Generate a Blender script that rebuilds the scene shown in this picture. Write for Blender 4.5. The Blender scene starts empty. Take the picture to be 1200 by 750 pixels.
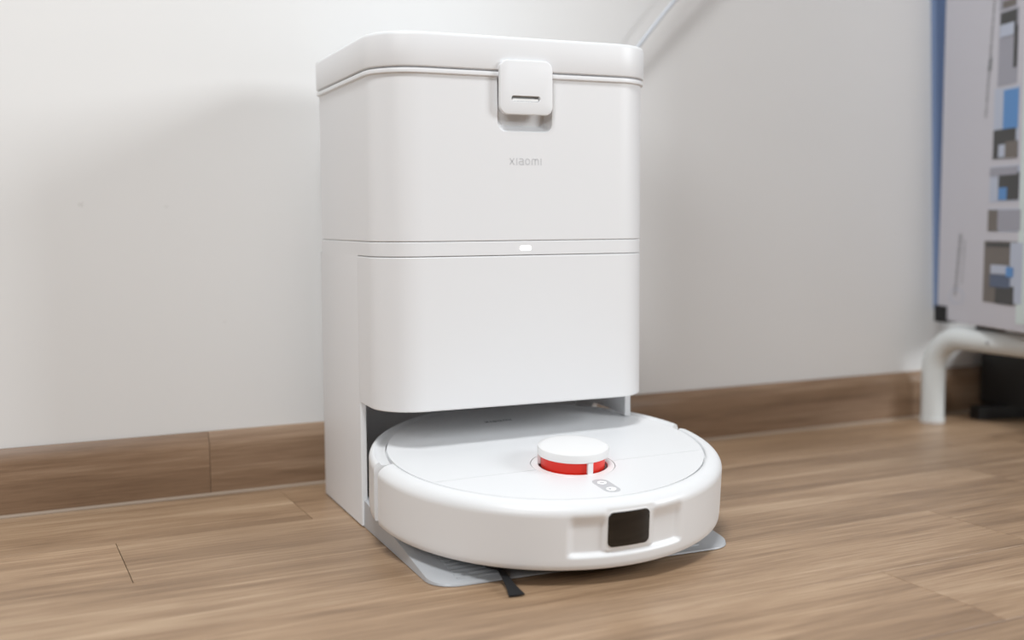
import bpy, bmesh, math, random
from mathutils import Vector, Matrix
random.seed(7)
S = bpy.context.scene
COL = S.collection

# ------------------------------------------------------------------ camera
F_PX = 1298.4                                    # focal length in pixels of the 1200 px wide frame
CAM = Vector((-0.5008, -1.2860, 0.3135))
FW = Vector((0.4335, 0.8967, -0.0883)).normalized()
R0 = Vector((0.9000, -0.4358, -0.0056)); R0 = (R0 - FW * R0.dot(FW)).normalized()
UP = R0.cross(FW)
cd = bpy.data.cameras.new('camera'); cam = bpy.data.objects.new('camera', cd); COL.objects.link(cam)
cam.matrix_world = Matrix(((R0.x, UP.x, -FW.x, CAM.x), (R0.y, UP.y, -FW.y, CAM.y), (R0.z, UP.z, -FW.z, CAM.z), (0, 0, 0, 1)))
cd.sensor_width = 36; cd.lens = F_PX * 36 / 1200; cd.clip_start = .02
cd.dof.use_dof = True; cd.dof.focus_distance = 1.06; cd.dof.aperture_fstop = 2.8
S.camera = cam

# ------------------------------------------------------------------ light
S.view_settings.view_transform = 'Standard'; S.view_settings.look = 'None'
S.view_settings.exposure = -0.12; S.view_settings.gamma = 1.0; S.view_settings.use_curve_mapping = False
W = bpy.data.worlds.new('room_light'); S.world = W; W.use_nodes = True
W.node_tree.nodes['Background'].inputs[0].default_value = (0.97, 0.985, 1.0, 1)
W.node_tree.nodes['Background'].inputs[1].default_value = 0.05

def area(name, loc, target, sx, sy, watts, col):
    l = bpy.data.lights.new(name, 'AREA'); l.shape = 'RECTANGLE'; l.size = sx; l.size_y = sy; l.energy = watts; l.color = col
    o = bpy.data.objects.new(name, l); COL.objects.link(o); o.location = loc
    d = Vector(target) - Vector(loc); o.rotation_euler = d.to_track_quat('-Z', 'Y').to_euler(); return o
area('ceiling_panel_light', (-.75, -1.4, 2.6), (0, -.25, .15), .6, .6, 54, (.965, .985, 1))
area('added_front_fill', (-2.4, -2.7, 1.7), (0, -.25, .2), 1.2, 1.2, 35, (.95, .98, 1))  # unseen soft fill, added to brighten the dock's front and left side
area('window_daylight', (2.55, -2.35, 1.45), (-.2, -.1, .3), 1.0, 1.0, 66, (.93, .97, 1))

# ------------------------------------------------------------------ helpers
def px_dir(x, y): return FW + R0 * ((x - 600) / F_PX) - UP * ((y - 375) / F_PX)
def px_on(x, y, P, n):
    d = px_dir(x, y); n = Vector(n); return CAM + d * ((Vector(P) - CAM).dot(n) / d.dot(n))

def link(o, parent=None):
    COL.objects.link(o)
    if parent is not None: o.parent = parent
    return o
def mesh(name, verts, faces, mat, parent=None, smooth=30):
    me = bpy.data.meshes.new(name); me.from_pydata([tuple(v) for v in verts], [], faces)
    bm = bmesh.new(); bm.from_mesh(me); bmesh.ops.recalc_face_normals(bm, faces=bm.faces); bm.to_mesh(me); bm.free()
    me.update()
    if smooth:
        me.shade_smooth(); me.set_sharp_from_angle(angle=math.radians(smooth))
    if mat is not None: me.materials.append(mat)
    return link(bpy.data.objects.new(name, me), parent)
def empty(name, loc=(0, 0, 0), rot=(0, 0, 0)):
    o = bpy.data.objects.new(name, None); o.empty_display_size = .05; o.location = loc; o.rotation_euler = rot
    return link(o)
def tag(o, label=None, cat=None, group=None, kind=None):
    if label: o['label'] = label
    if cat: o['category'] = cat
    if group: o['group'] = group
    if kind: o['kind'] = kind
    return o
class MB:
    """collects shapes that make ONE part"""
    def __init__(s): s.v = []; s.f = []
    def loft(s, rings, cap0=True, cap1=True, closed=True):
        b = len(s.v); n = len(rings[0])
        for r in rings: s.v += [tuple(p) for p in r]
        for k in range(len(rings) - 1):
            for i in range(n if closed else n - 1):
                j = (i + 1) % n
                s.f.append((b + k * n + i, b + k * n + j, b + (k + 1) * n + j, b + (k + 1) * n + i))
        if cap0: s.f.append(tuple(b + i for i in range(n)))
        if cap1: s.f.append(tuple(b + (len(rings) - 1) * n + i for i in range(n)))
        return s
    def box(s, x0, x1, y0, y1, z0, z1):
        b = len(s.v); s.v += [(x, y, z) for z in (z0, z1) for y in (y0, y1) for x in (x0, x1)]
        s.f += [tuple(b + i for i in q) for q in ((0, 1, 3, 2), (4, 6, 7, 5), (0, 4, 5, 1), (2, 3, 7, 6), (0, 2, 6, 4), (1, 5, 7, 3))]
        return s
    def tube(s, pts, r, n=12, rz=None):
        pts = [Vector(p) for p in pts]; rings = []
        t = (pts[1] - pts[0]).normalized(); a = t.orthogonal().normalized()
        for i, p in enumerate(pts):
            t2 = (pts[min(i + 1, len(pts) - 1)] - pts[max(i - 1, 0)]).normalized()
            a = (a - t2 * a.dot(t2)).normalized(); c = t2.cross(a)
            rr = r[i] if isinstance(r, (list, tuple)) else r
            rings.append([p + (a * math.cos(2 * math.pi * k / n) + c * math.sin(2 * math.pi * k / n)) * rr for k in range(n)])
        return s.loft(rings)
    def build(s, name, mat, parent=None, smooth=30): return mesh(name, s.v, s.f, mat, parent, smooth)
def rrect(x0, x1, y0, y1, r, n=8):
    """rounded rectangle, counter-clockwise; r = one radius or (r at y0 side, r at y1 side)"""
    r0, r1 = r if isinstance(r, tuple) else (r, r); out = []
    for cx, cy, rad, a0 in ((x1 - r0, y0 + r0, r0, -90), (x1 - r1, y1 - r1, r1, 0), (x0 + r1, y1 - r1, r1, 90), (x0 + r0, y0 + r0, r0, 180)):
        for k in range(n + 1):
            a = math.radians(a0 + 90 * k / n); out.append((cx + rad * math.cos(a), cy + rad * math.sin(a)))
    return out
def z_loft(mb, polys): return mb.loft([[(p[0], p[1], z) for p in poly] for poly, z in polys])
def y_loft(mb, polys): return mb.loft([[(p[0], y, p[1]) for p in poly] for poly, y in polys])
def cut(o, cutter):
    m = o.modifiers.new('cut', 'BOOLEAN'); m.operation = 'DIFFERENCE'; m.object = cutter; m.solver = 'EXACT'
    bpy.context.view_layer.update(); dg = bpy.context.evaluated_depsgraph_get()
    me = bpy.data.meshes.new_from_object(o.evaluated_get(dg)); o.modifiers.clear(); o.data = me
    me.shade_smooth(); me.set_sharp_from_angle(angle=math.radians(30))
    bpy.data.objects.remove(cutter)

# ------------------------------------------------------------------ materials
def mat(name, col, rough=.5, spec=.5, metal=0, emit=None, emit_s=0, coat=0, trans=0):
    m = bpy.data.materials.new(name); m.use_nodes = True; b = m.node_tree.nodes['Principled BSDF']
    b.inputs['Base Color'].default_value = (*col, 1); b.inputs['Roughness'].default_value = rough
    b.inputs['Specular IOR Level'].default_value = spec; b.inputs['Metallic'].default_value = metal
    b.inputs['Coat Weight'].default_value = coat
    if emit: b.inputs['Emission Color'].default_value = (*emit, 1); b.inputs['Emission Strength'].default_value = emit_s
    return m
def N(nt, t, **kw):
    n = nt.nodes.new(t)
    for k, v in kw.items():
        if k.startswith('i_'): n.inputs[int(k[2:])].default_value = v
        else: setattr(n, k, v)
    return n
def grain(m, scale, strength, dist=.0004, detail=2):
    nt = m.node_tree; b = nt.nodes['Principled BSDF']
    tc = N(nt, 'ShaderNodeTexCoord'); no = N(nt, 'ShaderNodeTexNoise'); no.inputs['Scale'].default_value = scale; no.inputs['Detail'].default_value = detail
    bp = N(nt, 'ShaderNodeBump'); bp.inputs['Strength'].default_value = strength; bp.inputs['Distance'].default_value = dist
    nt.links.new(tc.outputs['Object'], no.inputs['Vector']); nt.links.new(no.outputs[0], bp.inputs['Height']); nt.links.new(bp.outputs[0], b.inputs['Normal'])
    return m
M = {}
M['white'] = grain(mat('white_plastic', (.825, .83, .842), .42), 1500, .05, .0001)
M['white_robot'] = grain(mat('white_robot_plastic', (.84, .845, .852), .36), 1500, .04, .0001)
M['cap'] = mat('white_gloss_plastic', (.86, .855, .85), .3)
M['inner'] = mat('pale_grey_plastic', (.62, .62, .61), .5)
M['tray'] = grain(mat('grey_tray_plastic', (.46, .47, .485), .38), 900, .06, .0001)
M['black'] = mat('black_plastic', (.012, .012, .012), .45)
M['lens'] = mat('black_glass', (.006, .006, .006), .08, .5, coat=.3)
M['red'] = mat('red_sensor_plastic', (.90, .028, .012), .35, .4)
M['red_dark'] = mat('dark_red_plastic', (.10, .006, .004), .3)
M['logo'] = mat('pale_grey_print', (.64, .645, .66), .5)
M['pill'] = mat('grey_button_plastic', (.56, .56, .575), .45)
M['icon'] = mat('lit_button_icon', (.9, .9, .9), .4, emit=(1, 1, 1), emit_s=.35)
M['led'] = mat('lit_status_light', (.9, .9, .9), .4, emit=(1, 1, 1), emit_s=2.2)
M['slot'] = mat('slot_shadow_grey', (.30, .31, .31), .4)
M['chrome'] = mat('satin_metal', (.72, .73, .74), .25, metal=1)
M['tube'] = mat('white_painted_steel', (.66, .685, .68), .38)
M['carton'] = mat('carton_print_white', (.55, .54, .585), .55)
M['blue'] = mat('blue_board', (.17, .24, .40), .5)
M['cable'] = mat('pale_cable', (.60, .63, .68), .45)
M['rubber'] = mat('black_rubber', (.006, .006, .007), .7)
M['caulk'] = mat('beige_sealant', (.34, .26, .195), .5)
M['pale_teal'] = mat('pale_teal_print', (.62, .70, .69), .5)
M['ink'] = mat('grey_print_ink', (.22, .23, .24), .6)
M['ink_soft'] = mat('soft_grey_print_ink', (.24, .24, .25), .6)
M['p_dark'] = mat('photo_dark', (.055, .055, .055), .4); M['p_grey'] = mat('photo_grey', (.33, .33, .38), .4)
M['p_blue'] = mat('photo_blue', (.10, .26, .55), .4); M['p_pale'] = mat('photo_pale', (.46, .50, .60), .4)
M['p_brown'] = mat('photo_brown', (.16, .14, .125), .4); M['p_navy'] = mat('photo_navy', (.09, .12, .19), .4)

# wall paint with a few small scuffs
m = mat('wall_paint', (.80, .79, .77), .6, .3); nt = m.node_tree; b = nt.nodes['Principled BSDF']
tc = N(nt, 'ShaderNodeTexCoord'); no = N(nt, 'ShaderNodeTexNoise'); no.inputs['Scale'].default_value = 5; no.inputs['Detail'].default_value = 3
rp = N(nt, 'ShaderNodeValToRGB'); rp.color_ramp.elements[0].color = (.79, .785, .775, 1); rp.color_ramp.elements[1].color = (.82, .815, .805, 1)
nt.links.new(tc.outputs['Object'], no.inputs['Vector']); nt.links.new(no.outputs[0], rp.inputs[0])
prev = rp.outputs[0]
for sx, sz, rad in ((-.3945, .3346, .0035), (-.3047, .3328, .0025), (-.489, .1655, .002), (-.2435, .2, .002)):
    ds = N(nt, 'ShaderNodeVectorMath', operation='DISTANCE'); ds.inputs[1].default_value = (sx, .012, sz)
    n2 = N(nt, 'ShaderNodeTexNoise'); n2.inputs['Scale'].default_value = 500
    nt.links.new(tc.outputs['Object'], n2.inputs['Vector'])
    ad = N(nt, 'ShaderNodeMath', operation='MULTIPLY_ADD'); ad.inputs[1].default_value = .009; nt.links.new(n2.outputs[0], ad.inputs[0]); nt.links.new(ds.outputs['Value'], ad.inputs[2])
    mr = N(nt, 'ShaderNodeMapRange'); mr.inputs[1].default_value = rad + .0045; mr.inputs[2].default_value = rad + .001; mr.inputs[3].default_value = 0; mr.inputs[4].default_value = .5
    nt.links.new(tc.outputs['Object'], ds.inputs[0]); nt.links.new(ad.outputs[0], mr.inputs[0])
    mx = N(nt, 'ShaderNodeMix', data_type='RGBA'); mx.inputs[7].default_value = (.58, .565, .54, 1)
    nt.links.new(mr.outputs[0], mx.inputs[0]); nt.links.new(prev, mx.inputs[6]); prev = mx.outputs[2]
nt.links.new(prev, b.inputs['Base Color'])
n3 = N(nt, 'ShaderNodeTexNoise'); n3.inputs['Scale'].default_value = 260; bp = N(nt, 'ShaderNodeBump'); bp.inputs['Strength'].default_value = .08; bp.inputs['Distance'].default_value = .0004
nt.links.new(tc.outputs['Object'], n3.inputs['Vector']); nt.links.new(n3.outputs[0], bp.inputs['Height']); nt.links.new(bp.outputs[0], b.inputs['Normal'])
M['wall'] = m

def wood(name, c_dark, c_mid, c_light, rough=.4, ys=26., bump=.25, spec=.5):
    m = bpy.data.materials.new(name); m.use_nodes = True; nt = m.node_tree; b = nt.nodes['Principled BSDF']; L = nt.links.new
    tc = N(nt, 'ShaderNodeTexCoord'); oi = N(nt, 'ShaderNodeObjectInfo')
    cb = N(nt, 'ShaderNodeMath', operation='MULTIPLY'); cb.inputs[1].default_value = 37.; L(oi.outputs['Random'], cb.inputs[0])
    off = N(nt, 'ShaderNodeVectorMath', operation='ADD'); L(tc.outputs['Object'], off.inputs[0]); L(cb.outputs[0], off.inputs[1])
    def noise(sx, sy, detail, rough_=.55, dist=0.):
        mp = N(nt, 'ShaderNodeMapping'); mp.inputs['Scale'].default_value = (sx, sy, sy); L(off.outputs[0], mp.inputs[0])
        n = N(nt, 'ShaderNodeTexNoise'); n.inputs['Scale'].default_value = 1; n.inputs['Detail'].default_value = detail; n.inputs['Roughness'].default_value = rough_; n.inputs['Distortion'].default_value = dist
        L(mp.outputs[0], n.inputs['Vector']); return n.outputs[0]
    a = noise(2.6, ys, 5, .6, .8); f = noise(6, ys * 5, 5, .7, .3); p = noise(1.1, 7, 3); g = noise(12, ys * 14, 4, .7)
    s0 = N(nt, 'ShaderNodeMath', operation='MULTIPLY_ADD'); s0.inputs[1].default_value = .36; L(g, s0.inputs[0])
    s1 = N(nt, 'ShaderNodeMath', operation='MULTIPLY_ADD'); s1.inputs[1].default_value = .48; L(f, s1.inputs[0])
    s2 = N(nt, 'ShaderNodeMath', operation='MULTIPLY_ADD'); s2.inputs[1].default_value = .52; L(a, s2.inputs[0])
    s3 = N(nt, 'ShaderNodeMath', operation='MULTIPLY_ADD'); s3.inputs[1].default_value = .40; s3.inputs[2].default_value = -.38; L(p, s3.inputs[0])
    L(s3.outputs[0], s2.inputs[2]); L(s2.outputs[0], s1.inputs[2]); L(s1.outputs[0], s0.inputs[2])
    rp = N(nt, 'ShaderNodeValToRGB'); e = rp.color_ramp.elements
    e[0].position = .26; e[0].color = (*c_dark, 1); e[1].position = .78; e[1].color = (*c_light, 1); k = e.new(.52); k.color = (*c_mid, 1)
    L(s0.outputs[0], rp.inputs[0])
    hv = N(nt, 'ShaderNodeHueSaturation'); mr = N(nt, 'ShaderNodeMapRange'); mr.inputs[3].default_value = .93; mr.inputs[4].default_value = 1.07
    L(oi.outputs['Random'], mr.inputs[0]); L(mr.outputs[0], hv.inputs['Value']); L(rp.outputs[0], hv.inputs['Color']); L(hv.outputs[0], b.inputs['Base Color'])
    bp = N(nt, 'ShaderNodeBump'); bp.inputs['Strength'].default_value = bump; bp.inputs['Distance'].default_value = .0006; L(f, bp.inputs['Height']); L(bp.outputs[0], b.inputs['Normal'])
    b.inputs['Roughness'].default_value = rough; b.inputs['Specular IOR Level'].default_value = spec
    return m
M['floor'] = wood('oak_floor_wood', (.150, .088, .048), (.375, .245, .149), (.61, .445, .298), .38, 30, .3, .5)
M['skirt'] = wood('oak_skirting_wood', (.135, .079, .046), (.255, .161, .099), (.41, .285, .19), .42, 30, .3, .4)
M['under'] = mat('floor_joint_dark', (.07, .045, .028), .8)

# ------------------------------------------------------------------ setting
fl = tag(MB().box(-2.6, 3.2, -3.6, .012, -.05, -.0085).build('floor', M['under'], None, 0), kind='structure')
PW, PL, Y0 = .1348, 1.2, -.1537 + .1348
def plank_mesh(w, l):
    g = .0003; c = .0002; x, y = l / 2 - g, w / 2 - .0001; mb = MB()
    mb.loft([[(sx * (x - k), sy * (y - k), z) for sx, sy in ((-1, -1), (1, -1), (1, 1), (-1, 1))] for k, z in ((0, -.008), (0, -c), (c * .7, 0))])
    o = mb.build('plank_source', M['floor'], None, 0); me = o.data; bpy.data.objects.remove(o); return me
full = plank_mesh(PW, PL); slim = plank_mesh(.0285, PL)
for row in range(-1, 25):
    yc = Y0 - PW * (row + .5); me = full
    if row == -1: yc = Y0 + .01425; me = slim
    x0 = -.19 - .1985 * row
    while x0 > -1.3: x0 -= PL
    while x0 < -2.5: x0 += PL
    while x0 < 2.4:
        p = link(bpy.data.objects.new('plank', me), fl); p.location = (x0 + PL / 2, yc, 0); x0 += PL
wl = tag(MB().box(-2.6, 3.2, .012, .10, -.05, 2.7).build('wall_back', M['wall'], None, 0), kind='structure')
bb = empty('baseboard_back'); tag(bb, kind='structure')
def skirting(x0, x1):
    prof = [(.0118, 0), (.0, 0), (0, .0570), (.0014, .0615), (.0065, .0715), (.0082, .0734), (.0118, .0734)]
    return MB().loft([[(x, y, z) for y, z in prof] for x in (x0, x1)]).build('board', M['skirt'], bb, 20)
skirting(-2.6, -.2674); skirting(-.2668, 2.1); skirting(2.1005, 3.2)
cq = [(0, 0)] + [(-.0032 * math.cos(a), .0032 * math.sin(a)) for a in (0, .4, .8, 1.2, 1.57)]
tag(MB().loft([[(x, y - .0001, z + .0002) for y, z in cq] for x in (-2.6, 3.2)]).build('trim_1', M['caulk'], None, 30), kind='structure')

# ------------------------------------------------------------------ docking station (local frame: x right, -y front, origin at middle of its back edge)
WA = .0426
DOCK_LOC = (0.0, -.0581 * math.cos(WA), 0)
XM = .0026                                       # the shell sits this far right of the frame used for the robot
dock = empty('docking_station', (DOCK_LOC[0] + XM * math.cos(WA), DOCK_LOC[1] - XM * math.sin(WA), 0), (0, 0, -WA))
tag(dock, 'tall white robot vacuum docking station standing against the wall', 'docking station')
HW, YF, RF, RB = .1490, -.2394, .044, .010
ZB, ZS, ZR, ZL, ZH = .130, .2947, .4538, .4600, .4930
XC = .0018 - XM
def prof(off=0., yb=0., n=10): return rrect(-HW - off, HW + off, YF - off, yb, (RF + off, RB), n)
# lower shell: two side walls, back wall, roof of the robot bay
mb = MB(); z_loft(mb, [(rrect(-HW, -HW + .0065, -.157, -.0005, .0012, 3), .0015), (rrect(-HW, -HW + .0065, -.157, -.0005, .0012, 3), .2809)])
mb.build('side_panel', M['white'], dock)
yz = [(-.0005, .0015), (-.108, .0015), (-.108, .0975), (-.114, .1032), (-.150, .1030), (-.170, .1012), (-.188, .0995), (-.188, ZB - .0003), (-.157, ZB - .0003), (-.157, .2809), (-.0005, .2809)]
MB().loft([[(x, y, z) for y, z in yz] for x in (HW - .0065, HW)]).build('side_panel', M['white'], dock, 20)
MB().box(-HW + .0065, HW - .0065, -.009, -.002, .0015, ZS - .001).build('back_panel', M['white'], dock)
bay = MB(); bay.box(-HW + .0067, HW - .0067, -.068, -.0095, .030, ZB + .012)
bay.box(-HW + .0067, HW - .0067, -.200, -.0095, ZB + .004, ZB + .010)
bay.build('bay_lining', M['white'], dock)
for s in (-1, 1):                                                             # dark sole under the shell
    MB().box(min(s * HW * .993, s * (HW - .006)), max(s * HW * .993, s * (HW - .006)), -.114, -.002, 0, .0016).build('sole_strip', M['rubber'], dock)
# dust-bag door that wraps round the front
def wrap(off, y_end, n=12):
    pts = [(-HW - off, y_end)]
    for cx, a0 in ((-HW + RF, 180), (HW - RF, 270)):
        for k in range(n + 1):
            a = math.radians(a0 + 90 * k / n); pts.append((cx + (RF + off) * math.cos(a), YF + RF + (RF + off) * math.sin(a)))
    pts.append((HW + off, y_end)); return pts
def shell(z0, z1, off, th, y_end, name, m, bev=.0012):
    out = wrap(off, y_end); o2 = wrap(off - bev, y_end); inn = wrap(off - th, y_end)
    n = len(out); mb = MB()
    rings = [[(p[0], p[1], z) for p in poly] for poly, z in ((inn, z0), (o2, z0), (out, z0 + bev), (out, z1 - bev), (o2, z1), (inn, z1))]
    mb.loft([[r[i] for r in rings] for i in range(n)])
    return mb.build(name, m, dock)
shell(ZB, .2802, 0, .009, -.1555, 'dust_door', M['white'])
z_loft(MB(), [(rrect(-HW + .008, HW - .008, YF + .008, -.15, (RF - .008, .001), 8), z) for z in (ZB + .002, ZB + .006)]).build('door_underside', M['white'], dock)
# groove backing + band with the status light
z_loft(MB(), [(prof(-.0022), .2700), (prof(-.0022), ZS + .004)]).build('groove_core', M['inner'], dock)
z_loft(MB(), [(prof(0), .2809), (prof(0), ZS - .0009), (prof(-.0005), ZS - .0003)]).build('middle_band', M['white'], dock)
y_loft(MB(), [(rrect(XC - .0062 + .001, XC + .0062 + .001, .2852, .2896, .0021), YF + .002), (rrect(XC - .0062 + .001, XC + .0062 + .001, .2852, .2896, .0021), YF - .0002)]).build('status_light', M['led'], dock)
# tank housing with the finger pocket
tank = z_loft(MB(), [(prof(-.0006), ZS + .0003), (prof(0), ZS + .0011), (prof(0), ZR + .0002)]).build('tank_housing', M['white'], dock)
PX0, PX1, PZ0, PZ1 = XC - .0285, XC + .0305, .4015, .470
cutm = MB()
y_loft(cutm, [(rrect(PX0 - .0002, PX1 + .0002, PZ0 - .0002, PZ1, .0085), YF - .004), (rrect(PX0, PX1, PZ0, PZ1, .0085), YF + .0004), (rrect(PX0 + .0025, PX1 - .0025, PZ0 + .0035, PZ1, .008), YF + .005), (rrect(PX0 + .005, PX1 - .005, PZ0 + .0065, PZ1, .007), YF + .009)])
co = cutm.build('cutter', M['white'], dock); cut(tank, co)
# lid: rim, groove, cap
z_loft(MB(), [(prof(.0005), ZR), (prof(.0024), ZR + .0008), (prof(.0028), ZR + .003), (prof(.0022), ZR + .0047), (prof(-.001), ZR + .0050)]).build('lid_rim', M['white'], dock)
z_loft(MB(), [(prof(-.0012), ZR + .0045), (prof(-.0012), ZL + .001)]).build('lid_gasket', M['white'], dock)
def lidring(off, z): return (prof(off), z)
z_loft(MB(), [lidring(.0008, ZL), lidring(.0028, ZL + .0008), lidring(.0032, ZL + .002), lidring(.0032, ZH - .004), lidring(.0026, ZH - .0018), lidring(.0014, ZH - .0006), lidring(-.0006, ZH)]).build('lid', M['white'], dock)
# latch with its slot
lx, lz, lw, lh = XC - .0003, .4437, .0284, .0262
latch = MB(); rr_ = lambda k, r=.0085: rrect(lx - lw + k, lx + lw - k, lz - lh + k, lz + lh - k, r)
y_loft(latch, [(rr_(.0015), YF - .0022), (rr_(.0003), YF - .003), (rr_(0), YF - .0065), (rr_(.0006), YF - .0074), (rr_(.0014), YF - .0077)])
lo = latch.build('latch', M['white'], dock)
sx0, sx1, sz0, sz1 = lx - .0160, lx + .0145, .4305, .4357
cm = y_loft(MB(), [(rrect(sx0 - .0008, sx1 + .0008, sz0 - .0008, sz1 + .0008, .0030), YF - .0085), (rrect(sx0, sx1, sz0, sz1, .0025), YF - .0070), (rrect(sx0, sx1, sz0, sz1, .0025), YF - .0040)])
cut(lo, cm.build('cutter', M['white'], dock))
y_loft(MB(), [(rrect(sx0 + .0004, sx1 - .0004, sz0 + .0003, sz1 - .0003, .0020), YF - .0035), (rrect(sx0 + .0004, sx1 - .0004, sz0 + .0003, sz1 - .0003, .0020), YF - .0044)]).build('slot_shade', M['slot'], lo)  # darker strip: the shade deep inside the slot, put into the colour
y_loft(MB(), [(rrect(sx0 + .0012, sx1 - .0012, sz0 + .0004, sz0 + .0026, .0010, 4), YF - .0044), (rrect(sx0 + .0012, sx1 - .0012, sz0 + .0004, sz0 + .0026, .0010, 4), YF - .0062)]).build('slot_bar', M['cap'], lo)

# brand lettering made of flat strokes
def arc(cx, cy, rx, ry, a0, a1, n=14): return [(cx + rx * math.cos(math.radians(a0 + (a1 - a0) * k / n)), cy + ry * math.sin(math.radians(a0 + (a1 - a0) * k / n))) for k in range(n + 1)]
def logo_strokes():
    w = .2; L = []
    L += [[(.06, .02), (.76, .98)], [(.06, .98), (.76, .02)]]
    L += [[(1.20, 0), (1.20, 1)]]
    L += [[(1.62, .91)] + arc(2.02, .66, .25, .25, 90, 0, 6) + [(2.27, 0)], arc(1.83, .31, .24, .22, 90, 270, 8) + [(2.27, .09)], [(1.83, .53), (2.27, .53)]]
    L += [arc(2.97, .5, .34, .41, 0, 360, 24)]
    L += [[(3.72, 0)] + [(3.72, .62)] + arc(3.98, .66, .26, .25, 180, 0, 8) + [(4.24, 0)], arc(4.50, .66, .26, .25, 180, 0, 8) + [(4.76, 0)]]
    L += [[(5.20, 0), (5.20, 1)]]
    return L, w
def ribbon(mb, pts, w, fn):
    P = [Vector((p[0], p[1])) for p in pts]; A = []; B = []
    for i, p in enumerate(P):
        t = (P[min(i + 1, len(P) - 1)] - P[max(i - 1, 0)]).normalized(); n = Vector((-t.y, t.x)) * w / 2
        A.append(p + n); B.append(p - n)
    b = len(mb.v)
    for k in (0, 1):
        mb.v += [fn(q.x, q.y, k) for q in A] + [fn(q.x, q.y, k) for q in B]
    n = len(P)
    for i in range(n - 1):
        mb.f.append((b + i, b + i + 1, b + n + i + 1, b + n + i)); o = 2 * n
        mb.f.append((b + o + i, b + o + n + i, b + o + n + i + 1, b + o + i + 1))
        mb.f.append((b + i, b + o + i, b + o + i + 1, b + i + 1)); mb.f.append((b + n + i, b + n + i + 1, b + o + n + i + 1, b + o + n + i))
def logo(name, parent, m, h, cx, fn):
    mb = MB(); L, w = logo_strokes()
    for s in L: ribbon(mb, s, w, lambda x, y, k: fn(cx + (x - 2.64) * h, y * h, k))
    return mb.build(name, m, parent, 0)
logo('brand_lettering', dock, M['logo'], .00655, .0032 - XM, lambda x, y, k: (x, YF - .00005 - .00012 * k, .3694 + y))

# entry tray with ribs
TX0, TX1, TYF, TYB = -.1445 - XM, .1640 - XM, -.3745, -.150
def tray_z(y): return .0026 + .0262 * max(0, (y - TYF - .006)) / .2135
outl = rrect(TX0, TX1, TYF, TYB, (.026, .001), 10)
def ring(k, dz, flat=None): 
    pts = rrect(TX0 + k, TX1 - k, TYF + k, TYB, (.026 - k, .001), 10)
    return [(x, y, flat if flat is not None else tray_z(y) + dz) for x, y in pts]
tr = MB().loft([ring(.003, 0, .0), ring(0, 0, .0006), ring(.0006, -.0006), ring(.0018, 0)])
tray = tr.build('entry_tray', M['tray'], dock, 40)
for x0, x1 in ((TX0 + .022, -.080), (.090, TX1 - .024)):
    rb = MB(); y = TYF + .012; k = 0
    while y < TYB - .01:
        z = tray_z(y) - .0005; xa, xb = (x0 + .003, x1) if x0 < 0 else (x0, x1 - max(0, (.012 - k * .003)))
        rb.loft([[(xx, y - .0022, z), (xx, y - .0012, z + .0016), (xx, y + .0012, z + .0019), (xx, y + .0024, z + .0004)] for xx in (xa, xb)])
        y += .0078; k += 1
    tag(rb.build('rib_field', M['tray'], tray, 30), kind='stuff')
for xx in (-.0780, .0880):
    MB().loft([[(xx - .001, y, tray_z(y) - .001), (xx + .001, y, tray_z(y) - .001), (xx + .001, y, tray_z(y) + .0012), (xx - .001, y, tray_z(y) + .0012)] for y in (TYF + .0015, TYB - .005)]).build('rail', M['tray'], tray, 0)

# ------------------------------------------------------------------ robot vacuum (local: -y front, z from its bottom plane, whole robot tilted up the ramp)
RC = Vector((.0163, -.2509, .0308)); nrm = Vector((-.0171, -.0943, 1)).normalized()
ax = Vector((1, 0, .0171)); ax = (ax - nrm * ax.dot(nrm)).normalized(); ay = nrm.cross(ax)
Rl = Matrix((ax, ay, nrm)).transposed()
Rd = Matrix.Rotation(-WA, 3, 'Z')
robot = empty('robot_vacuum', Rd @ RC + Vector(DOCK_LOC)); robot.rotation_euler = (Rd @ Rl).to_euler()
tag(robot, 'round white robot vacuum with red sensor turret parked under the dock', 'robot vacuum')
H = .060; RR = .175
def smooth01(t): t = min(1, max(0, t)); return t * t * (3 - 2 * t)
def rbox(u, v, hu, hv, soft_u, soft_v): return smooth01((hu - abs(u)) / soft_u) * smooth01((hv - abs(v)) / soft_v)
SIDE = [(.1520, .0010), (.1700, .0006), (.1732, .0008), (.1742, .0018), (.1747, .0060)] + [(.1748 + .0002 * k / 44, .0100 + .0385 * k / 44) for k in range(45)] + \
       [(RR - .0150 * (1 - math.cos(math.radians(a))), .0485 + .0115 * math.sin(math.radians(a))) for a in range(10, 91, 8)]
SIDE += [(.1595, .0597), (.1590, .0590), (.1590, .0555), (.1560, .0552)]
BIN = [(.1520, .0010), (.1700, .0006), (.1732, .0008), (.1742, .0018), (.1747, .0060)] + [(.1748, .011 + .037 * k / 6) for k in range(7)] + \
      [(.1750 - .0048 * (1 - math.cos(math.radians(a))), .0495 + .0090 * math.sin(math.radians(a))) for a in range(10, 91, 8)]
BIN += [(.1692, .0580), (.1680, .0562), (.1660, .0554), (.1635, .0554), (.1610, .0560), (.1590, .0565), (.1590, .054), (.1560, .0535)]
def sweep(prof_, a0, a1, n, disp=None):
    rings = []
    for i in range(n + 1):
        a = math.radians(a0 + (a1 - a0) * i / n)
        rings.append([((r - (disp(a, z) if disp and r > .172 else 0)) * math.cos(a), (r - (disp(a, z) if disp and r > .172 else 0)) * math.sin(a), z) for r, z in prof_])
    return MB().loft(rings)
def rec(a, z):
    da = math.degrees(a) - 270.6; u = math.radians(da) * RR
    d = .0040 * smooth01((.0600 - abs(u)) / .008) * smooth01((z - .0112) / .0050) * smooth01((.0530 - z) / .0160)
    pad = rbox(u + .0007, z - .0345, .0265, .0205, .005, .0030)
    return d * (1 - pad) + .0013 * pad
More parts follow.
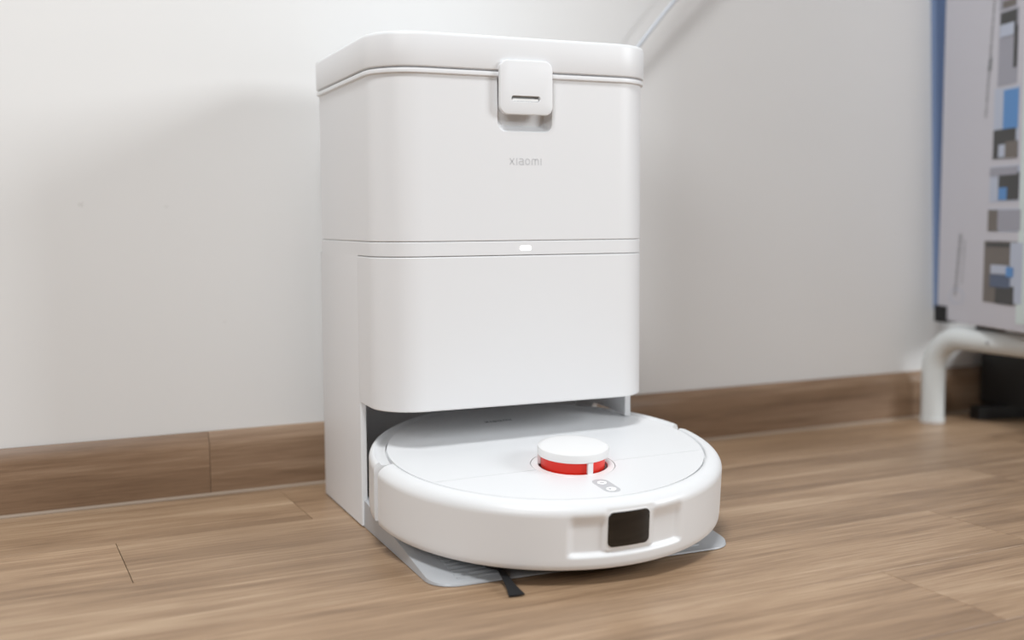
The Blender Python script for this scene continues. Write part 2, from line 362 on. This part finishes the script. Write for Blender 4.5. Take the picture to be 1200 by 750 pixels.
sweep(SIDE, 181.6, 361.8, 420, rec).build('bumper', M['white_robot'], robot, 40)
sweep(BIN, 9.0, 177.4, 140).build('rear_shell', M['white_robot'], robot, 40)
def disc(r, z0, z1, n=72): return z_loft(MB(), [([(rad * math.cos(2 * math.pi * k / n), rad * math.sin(2 * math.pi * k / n)) for k in range(n)], z) for rad, z in ((r, z0), (r, z1))])
disc(.1530, .004, .0555).build('inner_body', M['inner'], robot)
disc(.1525, .0015, .0035).build('underside_plate', M['black'], robot)
# notch cheeks beside the bumper ends are the pale inner body ring
disc(.1640, .006, .0500, 90).build('inner_ring', M['inner'], robot)
# top cover in two pieces, split through the turret
LY, LR, CR, YSPL = -.0625, .0405, .1572, -.0665
def cover(front):
    g = .0003; y = YSPL - g if front else YSPL + g; sgn = -1 if front else 1
    a0 = math.asin(y / CR); pts = []
    n = 90
    st, en = (math.pi - a0, 2 * math.pi + a0) if front else (a0, math.pi - a0)
    pts = [(CR * math.cos(st + (en - st) * k / n), CR * math.sin(st + (en - st) * k / n)) for k in range(n + 1)]
    b0 = math.asin((y - LY) / LR); m = 40
    if front: s2, e2 = 2 * math.pi + b0, math.pi - b0
    else: s2, e2 = math.pi - b0, b0
    pts += [(LR * math.cos(s2 + (e2 - s2) * k / m), LY + LR * math.sin(s2 + (e2 - s2) * k / m)) for k in range(m + 1)]
    return pts
for fr in (True, False):
    z_loft(MB(), [(cover(fr), .0545), (cover(fr), .0592)]).build('top_cover', M['white_robot'], robot, 30)
# laser turret
def tdisc(rings, n=64): return z_loft(MB(), [([(r * math.cos(2 * math.pi * k / n), LY + r * math.sin(2 * math.pi * k / n)) for k in range(n)], z) for r, z in rings])
TZ = .0592
tur = tdisc([(.0399, .0545), (.0399, TZ - .0003), (.0396, TZ), (.0350, TZ + .0001), (.0338, TZ + .0002), (.0332, TZ), (.0325, TZ - .003)]).build('turret_base', M['cap'], robot)
tdisc([(.0305, TZ - .003), (.0305, TZ + .0112)]).build('turret_window', M['red'], robot)
tdisc([(.0322, TZ - .0030), (.0322, TZ - .0010)]).build('turret_floor', M['red_dark'], robot)
cap = tdisc([(.0312, TZ + .0106), (.0335, TZ + .0106), (.0340, TZ + .0111), (.0342, TZ + .0165), (.0336, TZ + .0183), (.0322, TZ + .0190), (.0290, TZ + .0192)]).build('turret_cap', M['cap'], robot)
for ang in (-87, 33, 153):
    a = math.radians(ang); mb = MB(); hw_ = math.radians(4.6)
    mb.loft([[(r * math.cos(t), LY + r * math.sin(t), z) for r, t in ((.0306, a - hw_), (.0336, a - hw_), (.0338, a), (.0336, a + hw_), (.0306, a + hw_))] for z in (TZ, TZ + .0103)])
    mb.build('turret_post', M['cap'], robot)
# button pill and its two icons
z_loft(MB(), [(rrect(-.0078, .0078, -.1480, -.1115, .0077), .0585), (rrect(-.0078, .0078, -.1480, -.1115, .0077), .05935)]).build('button_pill', M['pill'], robot)
pill = robot.children[-1]
def flat(x, y, k): return (x, y, .05935 + .00012 * k)
def icon(paths, w):
    mb = MB()
    for p in paths: ribbon(mb, p, w, flat)
    mb.build('button_icon', M['icon'], pill, 0)
icon([arc(0, -.1215, .0033, .0033, 20, 340, 20) + [(.0042, -.1205)]], .0017)
icon([arc(0, -.1395, .0038, .0038, -25, 290, 20), [(.0005, -.1395), (.0032, -.1422)], [(.0005, -.1390), (.0005, -.1418)]], .0015)
# camera window on the bumper
def plate(u0, u1, z0, z1, r, rad, th, name, m):
    poly = rrect(u0, u1, z0, z1, r, 6); cu, cz = (u0 + u1) / 2, (z0 + z1) / 2; mb = MB(); rings = []
    def P(u, z, q): a = math.radians(270.4) + u / RR; return (q * math.cos(a), q * math.sin(a), z)
    def sub(poly):
        out = []
        for i, p in enumerate(poly):
            q = poly[(i + 1) % len(poly)]; n = max(1, int(math.hypot(q[0] - p[0], q[1] - p[1]) / .004))
            out += [(p[0] + (q[0] - p[0]) * k / n, p[1] + (q[1] - p[1]) * k / n) for k in range(n)]
        return out
    poly = sub(poly)
    rings.append([P(u, z, rad - th) for u, z in poly]); rings.append([P(u, z, rad - .0003) for u, z in poly])
    for f in (.985, .8, .6, .4, .2, .05): rings.append([P(cu + (u - cu) * f, cz + (z - cz) * f, rad) for u, z in poly])
    return mb.loft(rings).build(name, m, robot, 40)
plate(-.0218, .0192, .0196, .0506, .0050, .1745, .004, 'camera_window', M['lens'])
plate(-.0230, .0204, .0184, .0518, .0060, .1737, .005, 'window_surround', M['cap'])
logo('brand_lettering', robot, M['ink'], .0058, -.0085, lambda x, y, k: (x, .0985 + y * .9, .0592 + .0001 + .0001 * k))
# wheels and side brush under the robot
def wheel(x, y, r, w, name):
    mb = MB(); cz = -.0
    # wheel bottom touches the ramp: ramp height under the wheel, in robot coordinates
    wp = RC + Rl @ Vector((x, y, 0)); gap = wp.z - (tray_z(wp.y) if abs(wp.x) < .14 and wp.y > TYF else 0)
    cz = -gap + r
    mb.loft([[(xx, y + rr2 * math.cos(2 * math.pi * k / 28), cz + rr2 * math.sin(2 * math.pi * k / 28)) for k in range(28)] for xx, rr2 in ((x - w / 2, r * .9), (x - w / 2 + .002, r), (x + w / 2 - .002, r), (x + w / 2, r * .9))])
    mb.build(name, M['rubber'], robot)
wheel(-.055, .01, .030, .018, 'wheel'); wheel(.055, .01, .030, .018, 'wheel'); wheel(0, -.095, .014, .016, 'castor')
hub = Vector((-.099, -.112, -.004))
br = z_loft(MB(), [([(hub.x + r * math.cos(k * math.pi / 12), hub.y + r * math.sin(k * math.pi / 12)) for k in range(24)], z) for r, z in ((.010, -.008), (.011, -.002), (.011, .004))]).build('side_brush', M['rubber'], robot)
invR = Rl.inverted()
def to_robot(dock_pt): return invR @ (Vector(dock_pt) - RC)
for k, ang in enumerate((-114, 6, 126)):
    a = math.radians(ang); dv = Vector((math.cos(a), math.sin(a), 0)); sv = Vector((-dv.y, dv.x, 0)); Lb = .062
    if k == 0:
        tip = to_robot((-.0870, -.4190, .0012)); dv = tip - hub; Lb = dv.length; dv.normalize(); sv = Vector((-dv.y, dv.x, 0)).normalized()
    rows = []
    for t, w, dz in ((.1, .0024, 0), (.45, .0030, .0), (.75, .0045, 0), (1, .0070, 0)):
        c = hub + dv * Lb * t + Vector((0, 0, -.002 * (1 - t) - (0 if k == 0 else .004 * t)))
        rows.append([c - sv * w, c + sv * w, c + sv * w + Vector((0, 0, .0012)), c - sv * w + Vector((0, 0, .0012))])
    MB().loft(rows).build('bristles', M['rubber'], br, 0)

# ------------------------------------------------------------------ power cable rising from behind the dock to the right
def bez(P, n=14):
    P = [Vector(p) for p in P]; out = []
    for i in range(len(P) - 1):
        p0, p1, p2, p3 = P[max(i - 1, 0)], P[i], P[i + 1], P[min(i + 2, len(P) - 1)]
        for k in range(n):
            t = k / n; out.append(.5 * ((2 * p1) + (p2 - p0) * t + (2 * p0 - 5 * p1 + 4 * p2 - p3) * t * t + (3 * p1 - p0 - 3 * p2 + p3) * t ** 3))
    return out + [P[-1]]
c1 = px_on(749, 53, (0, -.012, 0), (0, 1, 0)); c2 = px_on(769, 27, (0, -.016, 0), (0, 1, 0)); c3 = px_on(793, -2, (0, -.018, 0), (0, 1, 0))
pth = bez([(.145, -.032, .33), (.20, -.022, .40), (c1 + (c1 - c2) * 1.2), c1, c2, c3, c3 + Vector((.07, -.002, .07)), (.56, -.006, .80), (.60, .0155, .86)])
tag(MB().tube(pth, .0028, 10).build('power_cable', M['cable'], None, 60), 'thin pale power cable rising along the wall from behind the white dock', 'cable')

# ------------------------------------------------------------------ tubular stand by the wall
stand = empty('tubular_stand', (.83, -.035, 0)); tag(stand, 'low white tubular steel stand with curved legs under the printed carton', 'stand')
def u_frame(dx):
    ln, r, zc, R_ = .62, .0175, .1350, .055
    p = [(dx, 0, 0.001), (dx, 0, .04)] + [(dx, -R_ + R_ * math.cos(a), zc - R_ + R_ * math.sin(a)) for a in [math.radians(k * 7.5) for k in range(13)]]
    p += [(dx, -y, zc) for y in (.09, .16, .30, .45)]
    p += [(dx, -ln + R_ - R_ * math.sin(a), zc - R_ + R_ * math.cos(a)) for a in [math.radians(k * 7.5) for k in range(13)]] + [(dx, -ln, .04), (dx, -ln, .001)]
    f = MB().tube(p, r, 20).build('leg_frame', M['tube'], stand, 40)
    for yy in (0, -ln): z_loft(MB(), [([(dx + 0.0188 * math.cos(k * math.pi / 10), yy + 0.0188 * math.sin(k * math.pi / 10)) for k in range(20)], z) for z in (0, .006)]).build('foot_cap', M['inner'], f)
    for yy in (-.115, -.215):
        MB().tube([(dx - r * .98, yy, zc), (dx - r - .0012, yy, zc)], .0022, 10).build('bolt', M['ink'], f)
u_frame(0); u_frame(.46)
for yy in (-.14, -.50): MB().tube([(.012, yy, .1346), (.448, yy, .1346)], .0125, 14).build('cross_rail', M['tube'], stand, 40)

# ------------------------------------------------------------------ printed carton on the stand
ZC = .1528
A_ = px_on(1096, 374, (0, 0, ZC + .005), (0, 0, 1)); B_ = px_on(1200, 391.5, (0, 0, ZC + .005), (0, 0, 1))
dv = Vector((B_.x - A_.x, B_.y - A_.y, 0)).normalized(); nv = Vector((-dv.y, dv.x, 0))       # nv points to +x (into the carton)
if nv.x < 0: nv = -nv
A0 = Vector((A_.x, A_.y, 0)) + dv * .006
CL, CT, CH = .46, .11, .78
ZB_C = ZC + .0055
carton = empty('printed_carton', (A0.x, A0.y, ZB_C)); tag(carton, 'tall white cardboard carton printed with photos, standing upright on the tubular stand', 'carton')
def cpt(u, t, z): p = dv * u + nv * t; return (p.x, p.y, z)
mb = MB(); mb.loft([[cpt(u, t, z) for u, t in ((k, k), (CL - k, k), (CL - k, CT - k), (k, CT - k))] for k, z in ((.0015, 0), (0, .002), (0, CH - .002), (.0015, CH))])
mb.build('box', M['carton'], carton, 20)
def uz(x, y):
    p = px_on(x, y, A0, nv) - A0; return p.dot(dv), p.z - ZB_C
def quad_px(parent, name, m, x0, y0, x1, y1, lift, xb=None):
    """printed rectangle from the pixels of its corners on the carton face"""
    u0, za = uz(x0, y0); u1, zb = uz(x1, y1); z0, z1 = min(za, zb), max(za, zb)
    if xb is not None: u1 = max(u1, xb)
    mb = MB(); mb.loft([[cpt(u, -t, z) for u, z in ((u0, z0), (u1, z0), (u1, z1), (u0, z1))] for t in (lift - .0003, lift)])
    return mb.build(name, m, parent, 0)
PH = [((1173, -32, 1192, 7), 'p_grey', [((1176, 2, 1191, 5), 'p_brown')]),
      ((1172, 15, 1192, 97), 'p_grey', [((1173.5, 16, 1192, 29), 'p_dark'), ((1189.5, 30, 1192, 78), 'p_dark'), ((1173, 30, 1189, 40), 'p_pale')]),
      ((1166, 105, 1193, 184), 'p_pale', [((1177, 106, 1193, 150), 'p_blue'), ((1165, 153, 1190, 184), 'p_dark'), ((1171, 170, 1178, 184), 'p_pale'), ((1179, 166, 1193, 184), 'p_brown')]),
      ((1161, 196, 1194, 236), 'p_pale', [((1171, 203, 1194, 234), 'p_dark'), ((1171, 220, 1180, 234), 'p_blue'), ((1161, 197, 1193, 204), 'p_grey')]),
      ((1159, 245, 1196, 272), 'p_pale', [((1158.5, 246, 1170, 271), 'p_brown'), ((1170, 246, 1196, 270), 'p_grey')]),
      ((1154, 282, 1197, 359), 'p_brown', [((1156, 284, 1184, 290), 'p_dark'), ((1185, 284, 1197, 357), 'p_pale'), ((1167, 334, 1188, 358), 'p_dark'), ((1162, 310, 1182, 322), 'p_pale'), ((1161, 321, 1184, 338), 'p_navy'), ((1180, 313, 1188, 325), 'p_blue')])]
for (x0, y0, x1, y1), c, inner in PH:
    ph = quad_px(carton, 'photo_print', M[c], x0, y0, x1, y1, .0004)
    for k, ((a, b_, c_, d_), mm) in enumerate(inner): quad_px(ph, 'print_patch', M[mm], a, b_, c_, d_, .0008 + .0002 * k)
random.seed(3)
def smear(x0, y0, x1, y1, w, m, step, name='small_print'):
    mb = MB(); n = int(abs(y1 - y0) / step)
    for i in range(n):
        t = i / n; x = x0 + (x1 - x0) * t; y = y0 + (y1 - y0) * t; u, z = uz(x, y); ww = w * random.uniform(.5, 1)
        mb.loft([[cpt(u + a, -q, z + b_) for a, b_ in ((-ww, -.0009), (ww, -.0009), (ww, .0009), (-ww, .0009))] for q in (.0001, .0004)])
    return mb.build(name, M[m], carton, 0)
smear(1166, 0, 1155, 140, .004, 'ink_soft', 3.2); smear(1161.5, 68, 1159.5, 84, .006, 'ink', 2.2); smear(1126, 275, 1119, 348, .005, 'ink_soft', 2.6); smear(1131, 283, 1127, 335, .003, 'ink_soft', 3.4)
u, z = uz(1121, 347)
mb = MB(); ribbon(mb, [(u + .020 * math.cos(a), z + .011 * math.sin(a)) for a in [k * math.pi / 12 for k in range(25)]], .0016, lambda x, y, k: cpt(x, -.0001 - .0003 * k, y)); mb.build('print_ring', M['p_pale'], carton, 0)
u0, _ = uz(1196.5, 200)
mb = MB(); mb.loft([[cpt(u, -t, z) for u, z in ((u0, .012), (u0 + .035, .012), (u0 + .035, CH - .01), (u0, CH - .01))] for t in (.0001, .0006)]); mb.build('print_stripe', M['pale_teal'], carton, 0)
# low feet that carry the carton on the stand's bar
for x0, x1, y0, y1, zz in ((.822, .838, -.165, -.120, .1526), (.822, .838, -.30, -.255, .1526)):
    MB().box(x0 - A0.x, x1 - A0.x, y0 - A0.y, y1 - A0.y, zz - ZB_C, .0002).build('foot_strip', M['rubber'], carton, 0)
# black protector on the carton's lower corner
mb = MB(); mb.loft([[cpt(u, t, z) for u, t in ((-.004, -.003), (.028, -.003), (.028, .03), (-.004, .03))] for z in (-.0030, .022)])
mb.build('corner_protector', M['rubber'], carton, 0)

# ------------------------------------------------------------------ blue board against the wall behind the carton
e0 = px_on(1094, 356, (0, .0115, 0), (0, 1, 0)); e1 = px_on(1091, 0, (0, .0115, 0), (0, 1, 0))
sl = (e1.x - e0.x) / (e1.z - e0.z); zt = .95
mb = MB(); mb.loft([[(x, y, z) for x, z in ((e0.x, e0.z - .008), (1.27, e0.z - .008), (1.27 + sl * (zt - e0.z), zt), (e0.x + sl * (zt - e0.z), zt))] for y in (.0015, .0115)])
blue = mb.build('blue_board', M['blue'], None, 0); tag(blue, 'flat blue board propped against the wall behind the printed carton', 'board')

# ------------------------------------------------------------------ black case on feet under the stand
case = empty('equipment_case', (1.12, -.09, 0)); tag(case, 'low black case on the floor beneath the tubular stand', 'case')
z_loft(MB(), [(rrect(-.165, .14, -.06, .080, .01, 4), z) for z in (.020, .118)]).build('case_body', M['black'], case)
for p, q in (((-.215, .040), (.15, -.052)),):
    d = (Vector((*q, 0)) - Vector((*p, 0))).normalized(); s_ = Vector((-d.y, d.x, 0)) * .012
    P = Vector((*p, 0)); Q = Vector((*q, 0))
    MB().loft([[tuple(v + Vector((0, 0, z))) for v in (P - s_, Q - s_, Q + s_, P + s_)] for z in (0, .020)]).build('base_bar', M['black'], case, 0)
MB().box(.12, .14, -.05, .07, 0, .0205).build('base_bar', M['black'], case, 0)
